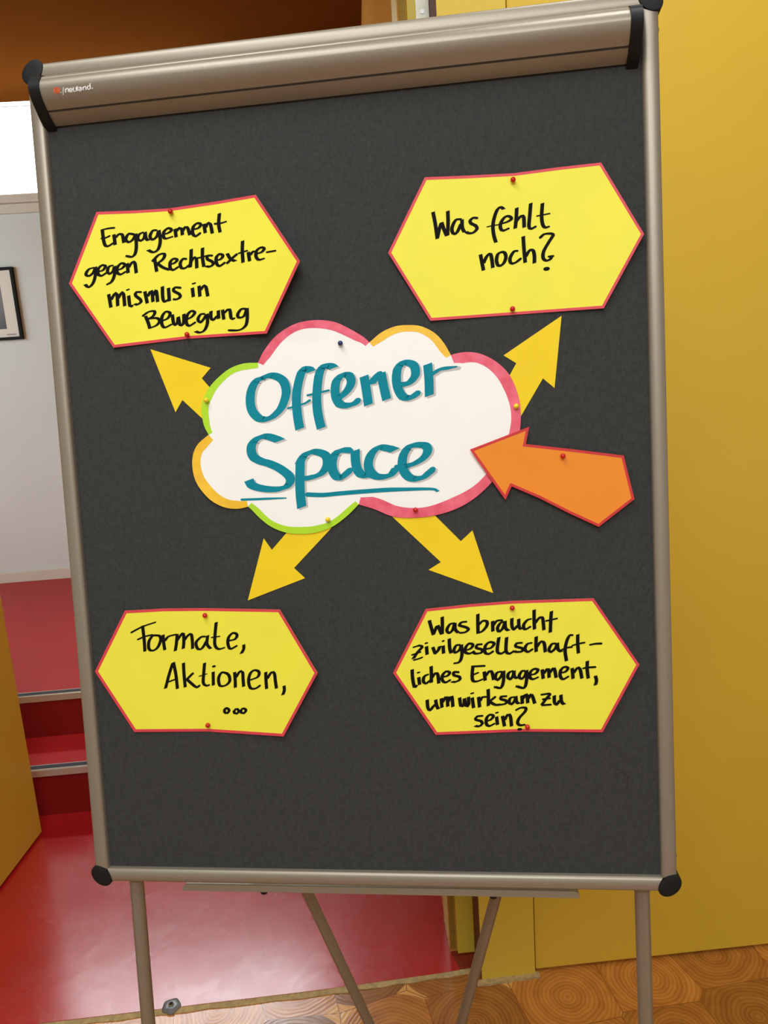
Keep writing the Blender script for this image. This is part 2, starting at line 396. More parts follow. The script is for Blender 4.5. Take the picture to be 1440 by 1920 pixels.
# framed picture on the white wall
PR, PL, PT, PBm = -1.742, -2.30, 2.172, 1.778
pic = tag(empty('framed_picture', RP((PR + PL) / 2, BACK - 0.012, PBm)), 'black framed picture with off-white mat hanging on the white wall', 'picture')
fm = MB(); fw = 0.016
fm.rbox(PL, PR, BACK - 0.024, BACK, PT - fw, PT); fm.rbox(PL, PR, BACK - 0.024, BACK, PBm, PBm + fw)
fm.rbox(PL, PL + fw, BACK - 0.024, BACK, PBm + fw, PT - fw); fm.rbox(PR - fw, PR, BACK - 0.024, BACK, PBm + fw, PT - fw)
fm.build('frame', M['picture_black'], pic)
rbox('mat_board', M['mat_board'], PL + fw, PR - fw, BACK - 0.014, BACK - 0.002, PBm + fw, PT - fw, pic)
rbox('photo_print', M['photo'], PL + 0.08, PR - 0.083, BACK - 0.0155, BACK - 0.0135, PBm + 0.062, PT - 0.055, pic)
rbox('caption', M['caption'], PR - 0.088, PR - 0.035, BACK - 0.0152, BACK - 0.0138, PBm + 0.027, PBm + 0.033, pic)

# zinc floor bolt plate
FB = RP(-0.533, 1.688, 0)
fbm = MB()
def disc_ring(rad, z, wob=0.0, n=32): return [FB + Vector((rad * (1 + wob * math.cos(5 * k * 2 * math.pi / n)) * math.cos(k * 2 * math.pi / n), rad * (1 + wob * math.cos(5 * k * 2 * math.pi / n)) * math.sin(k * 2 * math.pi / n), z)) for k in range(n)]
fb = tag(empty('floor_bolt', FB), 'zinc floor bolt plate set into the putty strip', 'bolt')
fbm.sweep([disc_ring(0.023, 0.0, 0.06), disc_ring(0.023, 0.005, 0.06), disc_ring(0.016, 0.008), disc_ring(0.010, 0.009)]).build('plate', M['zinc'], fb, smooth=True)
MB().sweep([disc_ring(0.0075, 0.008), disc_ring(0.0075, 0.011), disc_ring(0.0045, 0.012), disc_ring(0.0043, 0.009)]).build('socket_ring', M['steel'], fb, smooth=True)
MB().sweep([disc_ring(0.0044, 0.0085), disc_ring(0.0044, 0.0100)]).build('socket_hole', M['rubber'], fb)

# ================================================================== FLIP CHART
YAW, LEAN = -0.12619357, 0.12339149
BO = Vector((-0.04502102, 0.85942338, 0.93014995)); BH, BW = 1.01309, 0.72
U = Vector((math.cos(YAW), math.sin(YAW), 0)); n0 = Vector((math.sin(YAW), -math.cos(YAW), 0))
V = Vector((0, 0, 1)) * math.cos(LEAN) - n0 * math.sin(LEAN)
Nn = U.cross(V)
def PB(u, v, n): return BO + U * u + V * v + Nn * n
FELT = -0.006
def ray(px, py):
    c = (px - 720, py - 960, F_PX)
    return Vector([sum(R[i][j] * c[j] for j in range(3)) for i in range(3)])
def on_plane(px, py, o, nrm):
    d = ray(px, py); return CAM + d * ((o - CAM).dot(nrm) / d.dot(nrm))
def on_board(px, py, h):                          # point of the board's felt face (height h above it)
    return on_plane(px, py, PB(0, 0, FELT + h), Nn)
def uv(px, py, n=0.0):
    p = on_plane(px, py, PB(0, 0, n), Nn) - BO; return p.dot(U), p.dot(V)

foot_z = -BO.z / V.z
chart = tag(empty('flip_chart', PB(0, foot_z, 0)), 'tall flip chart easel with grey felt pin board and champagne metal frame', 'flip chart')

# pin panel with felt
m = MB(); a, b, c, d = -0.353, 0.353, 0.006, BH - 0.004
m.hexa([PB(a, c, -0.018), PB(b, c, -0.018), PB(b, c, FELT), PB(a, c, FELT), PB(a, d, -0.018), PB(b, d, -0.018), PB(b, d, FELT), PB(a, d, FELT)])
m.build('pin_panel', M['felt'], chart)

# rails: rounded front section
def rail_prof(wd=0.0182, n=14):
    pts = []
    for k in range(n + 1):
        t = math.pi * k / n
        pts.append((-math.cos(t) * wd / 2, -0.006 + 0.0085 * math.sin(t) ** 0.45))
    pts += [(wd / 2, -0.020), (-wd / 2, -0.020)]
    return pts
prof = rail_prof()
for s, nm in ((-1, 'side_rail'), (1, 'side_rail')):
    MB().sweep([[PB(s * BW / 2 + x, v, n) for x, n in prof] for v in (0.0, BH)]).build(nm, M['alu'], chart, smooth=True)
MB().sweep([[PB(u, x, n) for x, n in prof] for u in (-BW / 2 + 0.008, BW / 2 - 0.008)]).build('bottom_rail', M['alu'], chart, smooth=True)
tp = rail_prof(0.0205)
MB().sweep([[PB(u, BH + x, n) for x, n in tp] for u in (-BW / 2 + 0.008, BW / 2 - 0.008)]).build('top_rail', M['alu'], chart, smooth=True)

# oval corner caps
for su, sv in ((-1, 1), (1, 1), (1, -1), (-1, -1)):
    cu, cv = su * BW / 2, BH if sv > 0 else 0.0
    ang = math.radians(45 if su * sv < 0 else -45)
    def ring(k, n, A=0.0158, Bx=0.0112):
        r = []
        for i in range(36):
            t = 2 * math.pi * i / 36; x, y = A * k * math.cos(t), Bx * k * math.sin(t)
            r.append(PB(cu + x * math.cos(ang) - y * math.sin(ang), cv + x * math.sin(ang) + y * math.cos(ang), n))
        return r
    MB().sweep([ring(1, -0.021), ring(1, 0.0025), ring(0.97, 0.0036), ring(0.8, 0.0042), ring(0.4, 0.0044)]).build('corner_cap', M['black'], chart, smooth=True)

# paper clamp bar across the top (v offset from the top rail, n)
CLAMP = [(-0.0105, -0.003), (-0.0110, 0.0060), (-0.0120, 0.0125), (-0.0145, 0.0185), (-0.0180, 0.0225), (-0.0195, 0.0228), (-0.0210, 0.0245), (-0.0260, 0.0272), (-0.0310, 0.0280), (-0.0330, 0.0276), (-0.0380, 0.0258),
         (-0.0430, 0.0225), (-0.0480, 0.0180), (-0.0518, 0.0138), (-0.0520, 0.0118), (-0.0532, 0.0112), (-0.0536, 0.0122), (-0.0575, 0.0070), (-0.0615, 0.0010), (-0.0635, -0.0030)]
CL_A, CL_B = -0.3395, 0.3345
back = [(-0.0620, -0.0045), (-0.0560, 0.0040), (-0.0480, 0.0130), (-0.0380, 0.0205), (-0.0260, 0.0220), (-0.0150, 0.0120)]
cp = CLAMP + back
clamp = MB().sweep([[PB(u, BH + v, n) for v, n in cp] for u in (CL_A, CL_B)]).build('clamp_bar', M['alu'], chart, smooth=True)
MB().sweep([[PB(u, BH + v, n) for v, n in ((-0.0516, 0.0136), (-0.0538, 0.0118), (-0.0540, 0.0104), (-0.0514, 0.0122))] for u in (CL_A, CL_B)]).build('seam', M['seam'], clamp)
def clamp_n(v):
    for (v0, n0_), (v1, n1_) in zip(CLAMP[:-1], CLAMP[1:]):
        if v1 <= v <= v0: return n0_ + (n1_ - n0_) * (v0 - v) / (v0 - v1)
    return 0.0
ep = [(v - (0.002 if i > 12 else 0), n + 0.0022) for i, (v, n) in enumerate(CLAMP) if i not in (13, 14, 15, 16)]
ep = ep + [(-0.0680, -0.0045), (-0.020, -0.0045), (-0.0100, -0.0045)]
for u0, u1 in ((CL_A - 0.0125, CL_A + 0.0005), (CL_B - 0.0005, CL_B + 0.0125)):
    MB().sweep([[PB(u, BH + v, n) for v, n in ep] for u in (u0, u0 + 0.0006, u1)]).build('clamp_end', M['black'], chart, smooth=True)

# bolts on the outer side of the right rail
def tube(name, p, q, r, material, parent, n=16, prof=None, smooth=True):
    p, q = Vector(p), Vector(q); ax = (q - p).normalized()
    x = ax.cross(Vector((0, 1, 0.01))).normalized(); y = ax.cross(x)
    pr = prof or [(math.cos(2 * math.pi * k / n), math.sin(2 * math.pi * k / n)) for k in range(n)]
    return MB().sweep([[c + x * (r * i) + y * (r * j) for i, j in pr] for c in (p, q)]).build(name, material, parent, smooth=smooth)
for v in (0.030, BH - 0.027):
    tube('paper_hook', PB(BW / 2 + 0.008, v, -0.013), PB(BW / 2 + 0.0115, v, -0.013), 0.0025, M['seam'], chart)

# legs with a shallow groove on the front
GR = []
for k in range(32):
    t = 2 * math.pi * k / 32
    rr = 1.0 - (0.10 if abs((t - math.pi / 2 + math.pi) % (2 * math.pi) - math.pi) < 0.35 else 0)
    rr -= (0.10 if abs((t - 1.5 * math.pi + math.pi) % (2 * math.pi) - math.pi) < 0.35 else 0)
    GR.append((rr * math.cos(t), rr * math.sin(t)))
NLEG = -0.0285
for (px, py), (qx, qy) in (((256.3, 1652), (278.3, 1920)), ((1203.8, 1675), (1211.0, 1920))):
    u0, v0 = uv(px, py, NLEG); u1, v1 = uv(qx, qy, NLEG)
    us = (u1 - u0) / (v1 - v0)
    vt, vb = 0.62, foot_z + 0.028
    lg = tube('leg', PB(u0 + us * (vt - v0), vt, NLEG), PB(u0 + us * (vb - v0), vb, NLEG), 0.0092, M['alu_leg'], chart, prof=GR)
    tube('rubber_foot', PB(u0 + us * (vb + 0.03 - v0), vb + 0.03, NLEG), Vector(PB(u0 + us * (vb - v0), vb, NLEG)) - V * 0.0255, 0.0125, M['rubber'], lg)
# rear support: two struts that meet at one foot behind the chart
Atop = PB(0, 0.42, -0.034); Ffoot = on_plane(808, 2144, Vector((0, 0, 0.03)), Vector((0, 0, 1)))
pn = U.cross(Ffoot - Atop).normalized()
for (px, py), (qx, qy), s in (((577.2, 1675), (692.5, 1920), -1), ((929, 1683), (864.5, 1920), 1)):
    p = on_plane(px, py, Atop, pn); q = on_plane(qx, qy, Atop, pn)
    dirv = (q - p); 
    t0 = (BO.z + 0.40 - p.z) / dirv.z; t1 = (0.035 - p.z) / dirv.z
    tube('rear_strut', p + dirv * t0, p + dirv * t1 , 0.0088, M['alu_leg'], chart, prof=GR)
fx = Vector((Ffoot.x, Ffoot.y, 0))
MB().sweep([[fx + Vector((r_ * math.cos(k * math.pi / 12), r_ * 0.7 * math.sin(k * math.pi / 12), z)) for k in range(24)] for r_, z in ((0.034, 0.0005), (0.034, 0.02), (0.028, 0.046))]).build('rubber_foot', M['rubber'], chart, smooth=True)
# cross bar behind the board that carries the struts
m = MB(); a, b = -0.30, 0.30
m.hexa([PB(a, 0.40, -0.062), PB(b, 0.40, -0.062), PB(b, 0.40, -0.040), PB(a, 0.40, -0.040), PB(a, 0.425, -0.062), PB(b, 0.425, -0.062), PB(b, 0.425, -0.040), PB(a, 0.425, -0.040)])
m.build('cross_bar', M['alu_leg'], chart, bevel=0.003)

# pen tray under the bottom rail
(ua, va), (ub, vb_) = uv(339.5, 1660, 0.002), uv(1087.5, 1680.5, 0.002)
vt_ = -0.0118; vl_ = -0.0205
m = MB()
def trayfront(n):
    pts = [(ua, vl_)]
    for k in range(7):
        t = math.pi / 2 * k / 6; pts.append((ua + 0.0075 - 0.0075 * math.cos(t), vl_ + 0.001 + 0.0078 * math.sin(t)))
    for k in range(7):
        t = math.pi / 2 * (1 - k / 6); pts.append((ub - 0.0075 + 0.0075 * math.cos(t), vl_ + 0.001 + 0.0078 * math.sin(t)))
    pts.append((ub, vl_))
    return [PB(u, v, n) for u, v in pts]
m.sweep([trayfront(-0.0030), trayfront(-0.0015)])
m.hexa([PB(ua, vl_, -0.055), PB(ub, vl_, -0.055), PB(ub, vl_, -0.0025), PB(ua, vl_, -0.0025), PB(ua, vl_ + 0.0018, -0.055), PB(ub, vl_ + 0.0018, -0.055), PB(ub, vl_ + 0.0018, -0.0025), PB(ua, vl_ + 0.0018, -0.0025)])
tray = m.build('pen_tray', M['alu_leg'], chart)
for px, py in ((495.5, 1671.5), (925, 1682.5)):
    u0, v0 = uv(px, py, -0.006)
    MB().sweep([[PB(u0 + 0.0052 * rr * math.cos(k * math.pi / 10), vl_ - dz, -0.006 + 0.0052 * rr * math.sin(k * math.pi / 10)) for k in range(20)] for rr, dz in ((1, 0.0), (1, 0.0015), (0.75, 0.0040), (0.3, 0.005))]).build('knob', M['black'], tray, smooth=True)

# ------------------------------------------------------------------ strokes (marker writing)
def spline(pts, step=2.0):
    if len(pts) == 2:
        pts = [pts[0], ((pts[0][0] + pts[1][0]) / 2, (pts[0][1] + pts[1][1]) / 2), pts[1]]
    P = [(2 * pts[0][0] - pts[1][0], 2 * pts[0][1] - pts[1][1])] + list(pts) + [(2 * pts[-1][0] - pts[-2][0], 2 * pts[-1][1] - pts[-2][1])]
    out = []
    for i in range(1, len(P) - 2):
        p0, p1, p2, p3 = P[i - 1], P[i], P[i + 1], P[i + 2]
        n = max(2, int(math.hypot(p2[0] - p1[0], p2[1] - p1[1]) / step))
        for k in range(n):
            t = k / n
            out.append(tuple(0.5 * (2 * p1[j] + (p2[j] - p0[j]) * t + (2 * p0[j] - 5 * p1[j] + 4 * p2[j] - p3[j]) * t * t + (3 * p1[j] - p0[j] - 3 * p2[j] + p3[j]) * t ** 3) for j in (0, 1)))
    out.append(tuple(pts[-1]))
    return out
def parse(txt, ox, oy, s):
    res = []
    for st in txt.replace('\n', ' ').split(';'):
        st = st.strip()
        if not st: continue
        wsc = 1.0; wfix = None
        if st[0] == '*':                          # *k: width factor for this stroke
            head, st = st[1:].split(' ', 1); wsc = float(head)
        res.append(([(ox + float(a) / s, oy + float(b) / s) for a, b in (q.split(',') for q in st.split())], wsc))
    return res
def ribbon(mb, pts, wmin, wmax, phi, hf, eps, taper=0.0, place=on_board):
    P = spline(pts); n = len(P)
    ws = []; nm = []; sins = []
    for i in range(n):
        a = P[max(0, i - 1)]; b = P[min(n - 1, i + 1)]
        dx, dy = b[0] - a[0], b[1] - a[1]; l = math.hypot(dx, dy) or 1
        dx /= l; dy /= l
        ang = math.atan2(-dy, dx)
        sn = abs(math.sin(ang - phi))
        ws.append(wmin + (wmax - wmin) * sn)
        nx, ny = -dy, dx; bx, by = math.cos(phi), -math.sin(phi)
        dt = bx * nx + by * ny                     # slant the cut towards the nib's own direction
        k = min(1.0, max(0.0, (sn - 0.35) / 0.3))
        if k > 0: nx, ny = nx + (bx / dt - nx) * k, ny + (by / dt - ny) * k
        nm.append((nx, ny)); sins.append(sn)
    sm = ws[:]
    for _ in range(2):
        sm = [(sm[max(0, i - 1)] + sm[i] + sm[min(n - 1, i + 1)]) / 3 for i in range(n)]
    L, Rr = [], []
    # blunt slanted ends
    for i in range(n):
        w2 = sm[i] / 2
        if taper and i > n * 0.6: w2 *= 1 - taper * (i - n * 0.6) / (n * 0.4)
        p = P[i]; q = nm[i]
        L.append((p[0] + q[0] * w2, p[1] + q[1] * w2)); Rr.append((p[0] - q[0] * w2, p[1] - q[1] * w2))
    vs = []
    for l, r in zip(L, Rr):
        for p in (l, r): vs.append(place(p[0], p[1], hf(*p) + eps))
    mb.add(vs, [(2 * i, 2 * i + 1, 2 * i + 3, 2 * i + 2) for i in range(n - 1)])
    # rounded ends
    for i in (0, n - 1):
        p = P[i]; r = sm[i] * 0.40
        if (taper and i) or sins[i] > 0.55: continue
        ring = [(p[0] + r * math.cos(2 * math.pi * k / 14), p[1] + r * math.sin(2 * math.pi * k / 14)) for k in range(14)]
        mb.add([place(x, y, hf(x, y) + eps + 0.000004) for x, y in ring], [tuple(range(14))])

def write(name, parent, material, strokes, wmin, wmax, phi, hf, eps, shift=(0, 0), taper=0.0, place=on_board):
    mb = MB(); e = eps
    for pts, wsc in strokes:
        ribbon(mb, [(x + shift[0], y + shift[1]) for x, y in pts], wmin * wsc, wmax * wsc, phi, hf, e, taper, place); e += 0.000012
    return mb.build(name, material, parent)

def sheet(name, parent, material, outline, hf, thick=0.0003, cut=14.0):
    """a paper outline given as seen on the board, bent by the height field hf, with thickness"""
    bm = bmesh.new()
    vs = [bm.verts.new((x, y, 0)) for x, y in outline]
    bm.faces.new(vs); bmesh.ops.triangulate(bm, faces=bm.faces[:])
    xs = [p[0] for p in outline]; ys = [p[1] for p in outline]
    for lo, hi, nr in ((min(xs), max(xs), (1, 0, 0)), (min(ys), max(ys), (0, 1, 0))):
        k = lo + cut
        while k < hi:
            bmesh.ops.bisect_plane(bm, geom=bm.verts[:] + bm.edges[:] + bm.faces[:], plane_co=(k * nr[0], k * nr[1], 0), plane_no=nr)
            k += cut
    bmesh.ops.recalc_face_normals(bm, faces=bm.faces[:])
    bm.verts.ensure_lookup_table()
    for f in bm.faces:
        if f.normal.z > 0: f.normal_flip()        # image y runs down, so -z faces the viewer
    mb = MB(); idx = {}
    for v in bm.verts:
        idx[v] = len(mb.v); mb.v.append(on_board(v.co.x, v.co.y, hf(v.co.x, v.co.y)))
    for f in bm.faces: mb.f.append(tuple(idx[v] for v in f.verts))
    bm.free()
    return mb.build(name, material, parent, solid=thick)

def inset(outline, wd):
    n = len(outline); res = []
    A = sum(outline[i][0] * outline[(i + 1) % n][1] - outline[(i + 1) % n][0] * outline[i][1] for i in range(n))
    sg = 1 if A > 0 else -1
    for i in range(n):
        p0, p1, p2 = outline[i - 1], outline[i], outline[(i + 1) % n]
        def nrm(a, b):
            dx, dy = b[0] - a[0], b[1] - a[1]; l = math.hypot(dx, dy); return (-dy / l * sg, dx / l * sg)
        a = nrm(p0, p1); b = nrm(p1, p2)
        k = 1 + a[0] * b[0] + a[1] * b[1]
        k = max(k, 0.35)
        res.append((p1[0] + (a[0] + b[0]) / k * wd, p1[1] + (a[1] + b[1]) / k * wd))
    return res
def dens(poly, closed=True, step=8.0):
    out = []
    n = len(poly)
    for i in range(n if closed else n - 1):
        p, q = poly[i], poly[(i + 1) % n]; k = max(1, int(math.hypot(q[0] - p[0], q[1] - p[1]) / step))
        out += [(p[0] + (q[0] - p[0]) * j / k, p[1] + (q[1] - p[1]) * j / k) for j in range(k)]
    if not closed: out.append(poly[-1])
    return out
def border(name, parent, material, outline, wd, hf, eps=0.00012):
    inn = inset(outline, wd); mb = MB()
    n = len(outline)
    for i in range(n):
        p, q = outline[i], outline[(i + 1) % n]; a, b = inn[i], inn[(i + 1) % n]
        k = max(1, int(math.hypot(q[0] - p[0], q[1] - p[1]) / 8))
        vs = []
        for j in range(k + 1):
            for s, e in ((p, q), (a, b)):
                x, y = s[0] + (e[0] - s[0]) * j / k, s[1] + (e[1] - s[1]) * j / k
                vs.append(on_board(x, y, hf(x, y) + eps))
        mb.add(vs, [(2 * j, 2 * j + 1, 2 * j + 3, 2 * j + 2) for j in range(k)])
    return mb.build(name, material, parent)

def ball(c, r, axis, n=16, m_=10):
    ax = axis.normalized(); x = ax.cross(Vector((0.3, 0.2, 1))).normalized(); y = ax.cross(x)
    rings = []
    for i in range(m_ + 1):
        t = math.pi * (0.02 + 0.96 * i / m_)
        rings.append([c + ax * (-r * math.cos(t)) + (x * math.cos(2 * math.pi * k / n) + y * math.sin(2 * math.pi * k / n)) * (r * math.sin(t)) for k in range(n)])
    return rings
def pin(px, py, h, material, label, r=0.0031):
    base = on_plane(px, py, PB(0, 0, FELT + h + r + 0.0008), Nn)
    foot = base - Nn * (h + r + 0.0008)
    p = tag(empty('map_pin', foot), label, 'pin', 'round headed map pins on the felt board')
    MB().sweep(ball(base, r, Nn)).build('head', material, p, smooth=True)
    tube('needle', foot - Nn * 0.006, base - Nn * r * 0.8, 0.0005, M['steel'], p, n=8)
    return p

# ------------------------------------------------------------------ the four yellow cards
def bend(x0, y0, x1, y1, hw, kl, kr, base=0.0012):
    def hf(x, y):
        xl = x0 + (x1 - x0) * (y - y0) / (y1 - y0)
        d = (x - xl) / hw
        return base + (kl if d < 0 else kr) * d * d
    return hf
CARDS = []
CARDS.append(dict(
    label='yellow hexagon card reading Engagement gegen Rechtsextremismus in Bewegung, pinned top left',
    outline=[(180.7, 397.3), (250, 394.8), (318, 390.6), (407.5, 377.4), (479.4, 365), (562.4, 489.6), (500, 625.4), (350, 635.3), (212.6, 651.9), (129, 532)],
    hf=bend(319, 396, 350, 627, 200, 0.006, 0.013), wmin=2.6, wmax=6.8,
    pins=[(319.5, 396.5, 'red map pin at the top edge of the Engagement card'), (350.5, 627, 'red map pin at the bottom edge of the Engagement card')],
    lines=[(150, 380, 3.7895, '''158,190 165,250 175,295 195,310 240,285;150,195 200,183 245,178;150,255 185,248 212,235;240,225 250,300;250,250 275,225 300,228 312,285;
385,225 345,222 325,260 345,280 375,262 395,225;395,220 400,310 390,365 365,385 330,378;450,210 420,225 410,255 430,270 455,250 462,212;462,208 470,255 490,268;
545,195 515,200 497,240 515,262 545,240 558,200;560,195 570,270 555,330 520,352 482,335;590,225 625,215 650,195 630,180 600,200 592,230 605,255 660,240;
675,185 683,245;683,205 705,180 722,190 728,230;728,205 745,175 765,180 780,230;800,190 840,180 858,155 835,145 805,170 800,215 820,238 855,215;
880,150 890,215;890,180 905,150 925,150 940,218;990,75 985,150 995,210;955,150 1000,145 1040,133'''),
        (150, 380, 3.7895, '''100,460 60,475 42,510 65,520 95,495 108,460;110,455 108,520 90,575 60,600 35,580;130,490 165,478 180,450 155,445 130,470 128,505 150,520 185,500;
235,445 205,455 195,490 210,505 235,485 245,450;245,450 245,510 225,560 190,582;265,480 300,465 318,440 295,430 268,455 262,490 285,510 325,490;335,430 342,500;342,465 365,430 388,425 400,500;
530,400 545,490;515,415 560,370 600,365 590,400 545,435;550,432 590,460 640,478;640,440 675,425 690,405 665,398 642,420 640,460 660,478 700,455;
755,400 730,400 712,430 720,462 745,465 780,440;790,330 788,400 783,460;785,425 805,395 825,395 830,465;870,320 870,390 880,455;830,395 870,385 905,375;
940,375 905,378 905,400 940,420 945,440 915,455 895,448;965,410 1000,400 1015,375 990,365 968,390 970,430 990,450 1030,425;1045,360 1070,400 1105,415;1115,365 1080,395 1045,430;
1155,270 1153,340 1158,425;1125,360 1155,350 1190,340;1195,350 1205,415;1205,375 1225,350 1240,345;1245,365 1290,350 1308,325 1285,318 1255,340 1250,380 1270,405 1310,395;1325,352 1390,340'''),
        (150, 500, 3.7895, '''203,195 220,290;218,240 245,195 262,195 268,280;268,230 292,190 308,190 318,280;345,205 355,280 375,275;330,167 350,160;435,180 400,182 395,205 430,235 430,255 400,270 390,262;
460,175 478,260;478,215 500,178 512,180 518,250;518,210 540,170 552,250;585,140 588,220 600,248 625,235;628,150 635,245;715,150 675,148 665,170 705,195 712,215 685,232 665,230;
798,150 805,215;798,122 820,115;845,135 852,212;852,170 875,140 893,140 908,210'''),
        (150, 500, 3.7895, '''465,350 485,400 497,440;445,350 490,320 530,318 520,350 480,372;485,370 545,365 565,385 545,415 495,437;585,385 625,365 640,330 610,320 585,350 580,400 600,432 650,410;
655,340 668,410 690,400 698,355;698,360 712,415 735,400 738,335;758,375 795,355 815,325 790,315 762,345 755,395 775,420 820,395;885,335 855,340 838,375 855,395 880,370 900,335;903,335 905,400 885,450 850,468 820,458;
930,315 930,360 945,378 975,350;982,310 985,370;1012,305 1022,375;1022,330 1050,305 1065,310 1075,368 1100,365;1185,300 1145,302 1120,340 1130,362 1165,350 1185,300;1187,295 1188,370 1175,420 1130,450 1055,452''')]))
CARDS.append(dict(
    label='large yellow hexagon card reading Was fehlt noch?, pinned top right',
    outline=[(796.4, 332.4), (879.7, 329), (963, 324.7), (1046.4, 313.6), (1127, 304.6), (1207.8, 438.6), (1132, 578), (963, 590.3), (806.8, 601.5), (727.6, 474)],
    hf=bend(962, 337, 961, 579, 230, 0.006, 0.007), wmin=3.0, wmax=7.3,
    pins=[(962, 337, 'red map pin at the top edge of the Was fehlt noch card'), (961, 579, 'red map pin at the bottom edge of the Was fehlt noch card')],
    lines=[(790, 370, 5.1429, '''112,140 135,260 155,400;155,390 175,300 195,240;195,240 215,300 245,372;252,370 258,250 255,130;385,210 330,220 295,300 310,350 345,335 385,250;392,215 395,290 415,335;
540,200 500,198 470,225 480,250 525,275 535,305 500,340 455,345 430,330;795,115 770,95 735,115 705,190 690,280 700,370 720,435;*0.6 632,285 690,272 750,262;
765,255 830,235 870,205 840,180 800,195 765,250 765,300 790,320 845,298;920,100 915,200 905,300;908,240 950,190 985,185 992,290;1055,55 1045,180 1038,280 1060,302 1105,280;1168,55 1160,180 1170,260 1195,290 1235,280;*0.7 1112,180 1165,170 1240,155'''),
        (790, 370, 5.1429, '''570,550 585,630 600,705;598,640 630,570 665,545 680,600 690,680;790,525 740,545 725,610 745,660 790,640 815,580 800,530 760,530;930,515 890,525 855,590 865,635 905,630 960,590;
982,375 990,500 1002,630;1002,580 1040,515 1075,510 1090,560 1090,635;1145,390 1185,355 1250,350 1270,365 1230,430 1180,520 1175,585 1205,610 1245,595 1255,570;1225,572 1275,565;*1.9 1190,692 1225,686''')]))
CARDS.append(dict(
    label='yellow hexagon card reading Formate, Aktionen, pinned bottom left',
    outline=[(234, 1145), (307.5, 1141), (382.5, 1140.3), (524.7, 1142.8), (595.6, 1262), (531.6, 1381), (451, 1375.6), (388.8, 1371.6), (251.9, 1372.5), (177.8, 1259)],
    hf=bend(384, 1154, 389.5, 1360, 200, 0.005, 0.010), wmin=2.7, wmax=6.2,
    pins=[(384, 1154, 'red map pin at the top edge of the Formate card'), (389.5, 1360, 'red map pin at the bottom edge of the Formate card')],
    lines=[(230, 1150, 4.3636, '''68,158 160,110 270,72;162,100 175,210 182,312;122,215 180,190 245,175;245,180 215,230 215,290 245,305 285,280 310,220 300,185 255,180;330,175 335,240 345,300;340,230 375,190 440,172;
445,170 440,240 430,308;440,230 470,185 495,165 500,230 495,290;500,225 530,185 560,170 570,230 572,290;675,190 640,195 600,240 615,290 650,285 690,220;695,180 690,250 720,290;765,72 755,180 755,260 785,292 835,280;*0.7 725,198 795,188;
865,225 920,210 935,175 905,160 870,190 860,240 880,290 935,265;990,255 990,290 970,330'''),
        (230, 1150, 4.3636, '''410,405 380,500 350,615;415,400 435,500 448,618;378,560 430,540;497,405 502,500 512,605;575,490 520,545;525,540 570,580 605,605 630,590;670,405 662,500 660,570 685,592 710,585;*0.7 625,515 690,495;
740,478 742,590;*1.3 737,436 755,432;855,490 810,485 785,530 795,590 840,590 875,555 870,510 850,490;915,480 920,545 922,608;922,530 955,480 980,480 985,540 990,600;1045,545 1105,520 1115,480 1080,465 1045,490 1030,550 1045,610 1085,615 1125,590;
1170,480 1172,545 1178,618;1178,540 1215,485 1240,490 1250,560 1258,615;1320,592 1322,630 1310,668'''),
        (230, 1150, 4.3636, '835,780 835,810 860,815 870,790 850,775 835,785;915,790 912,812 935,820 950,800 935,782 915,790;970,785 968,810 995,815 1008,790 990,778 970,785')]))
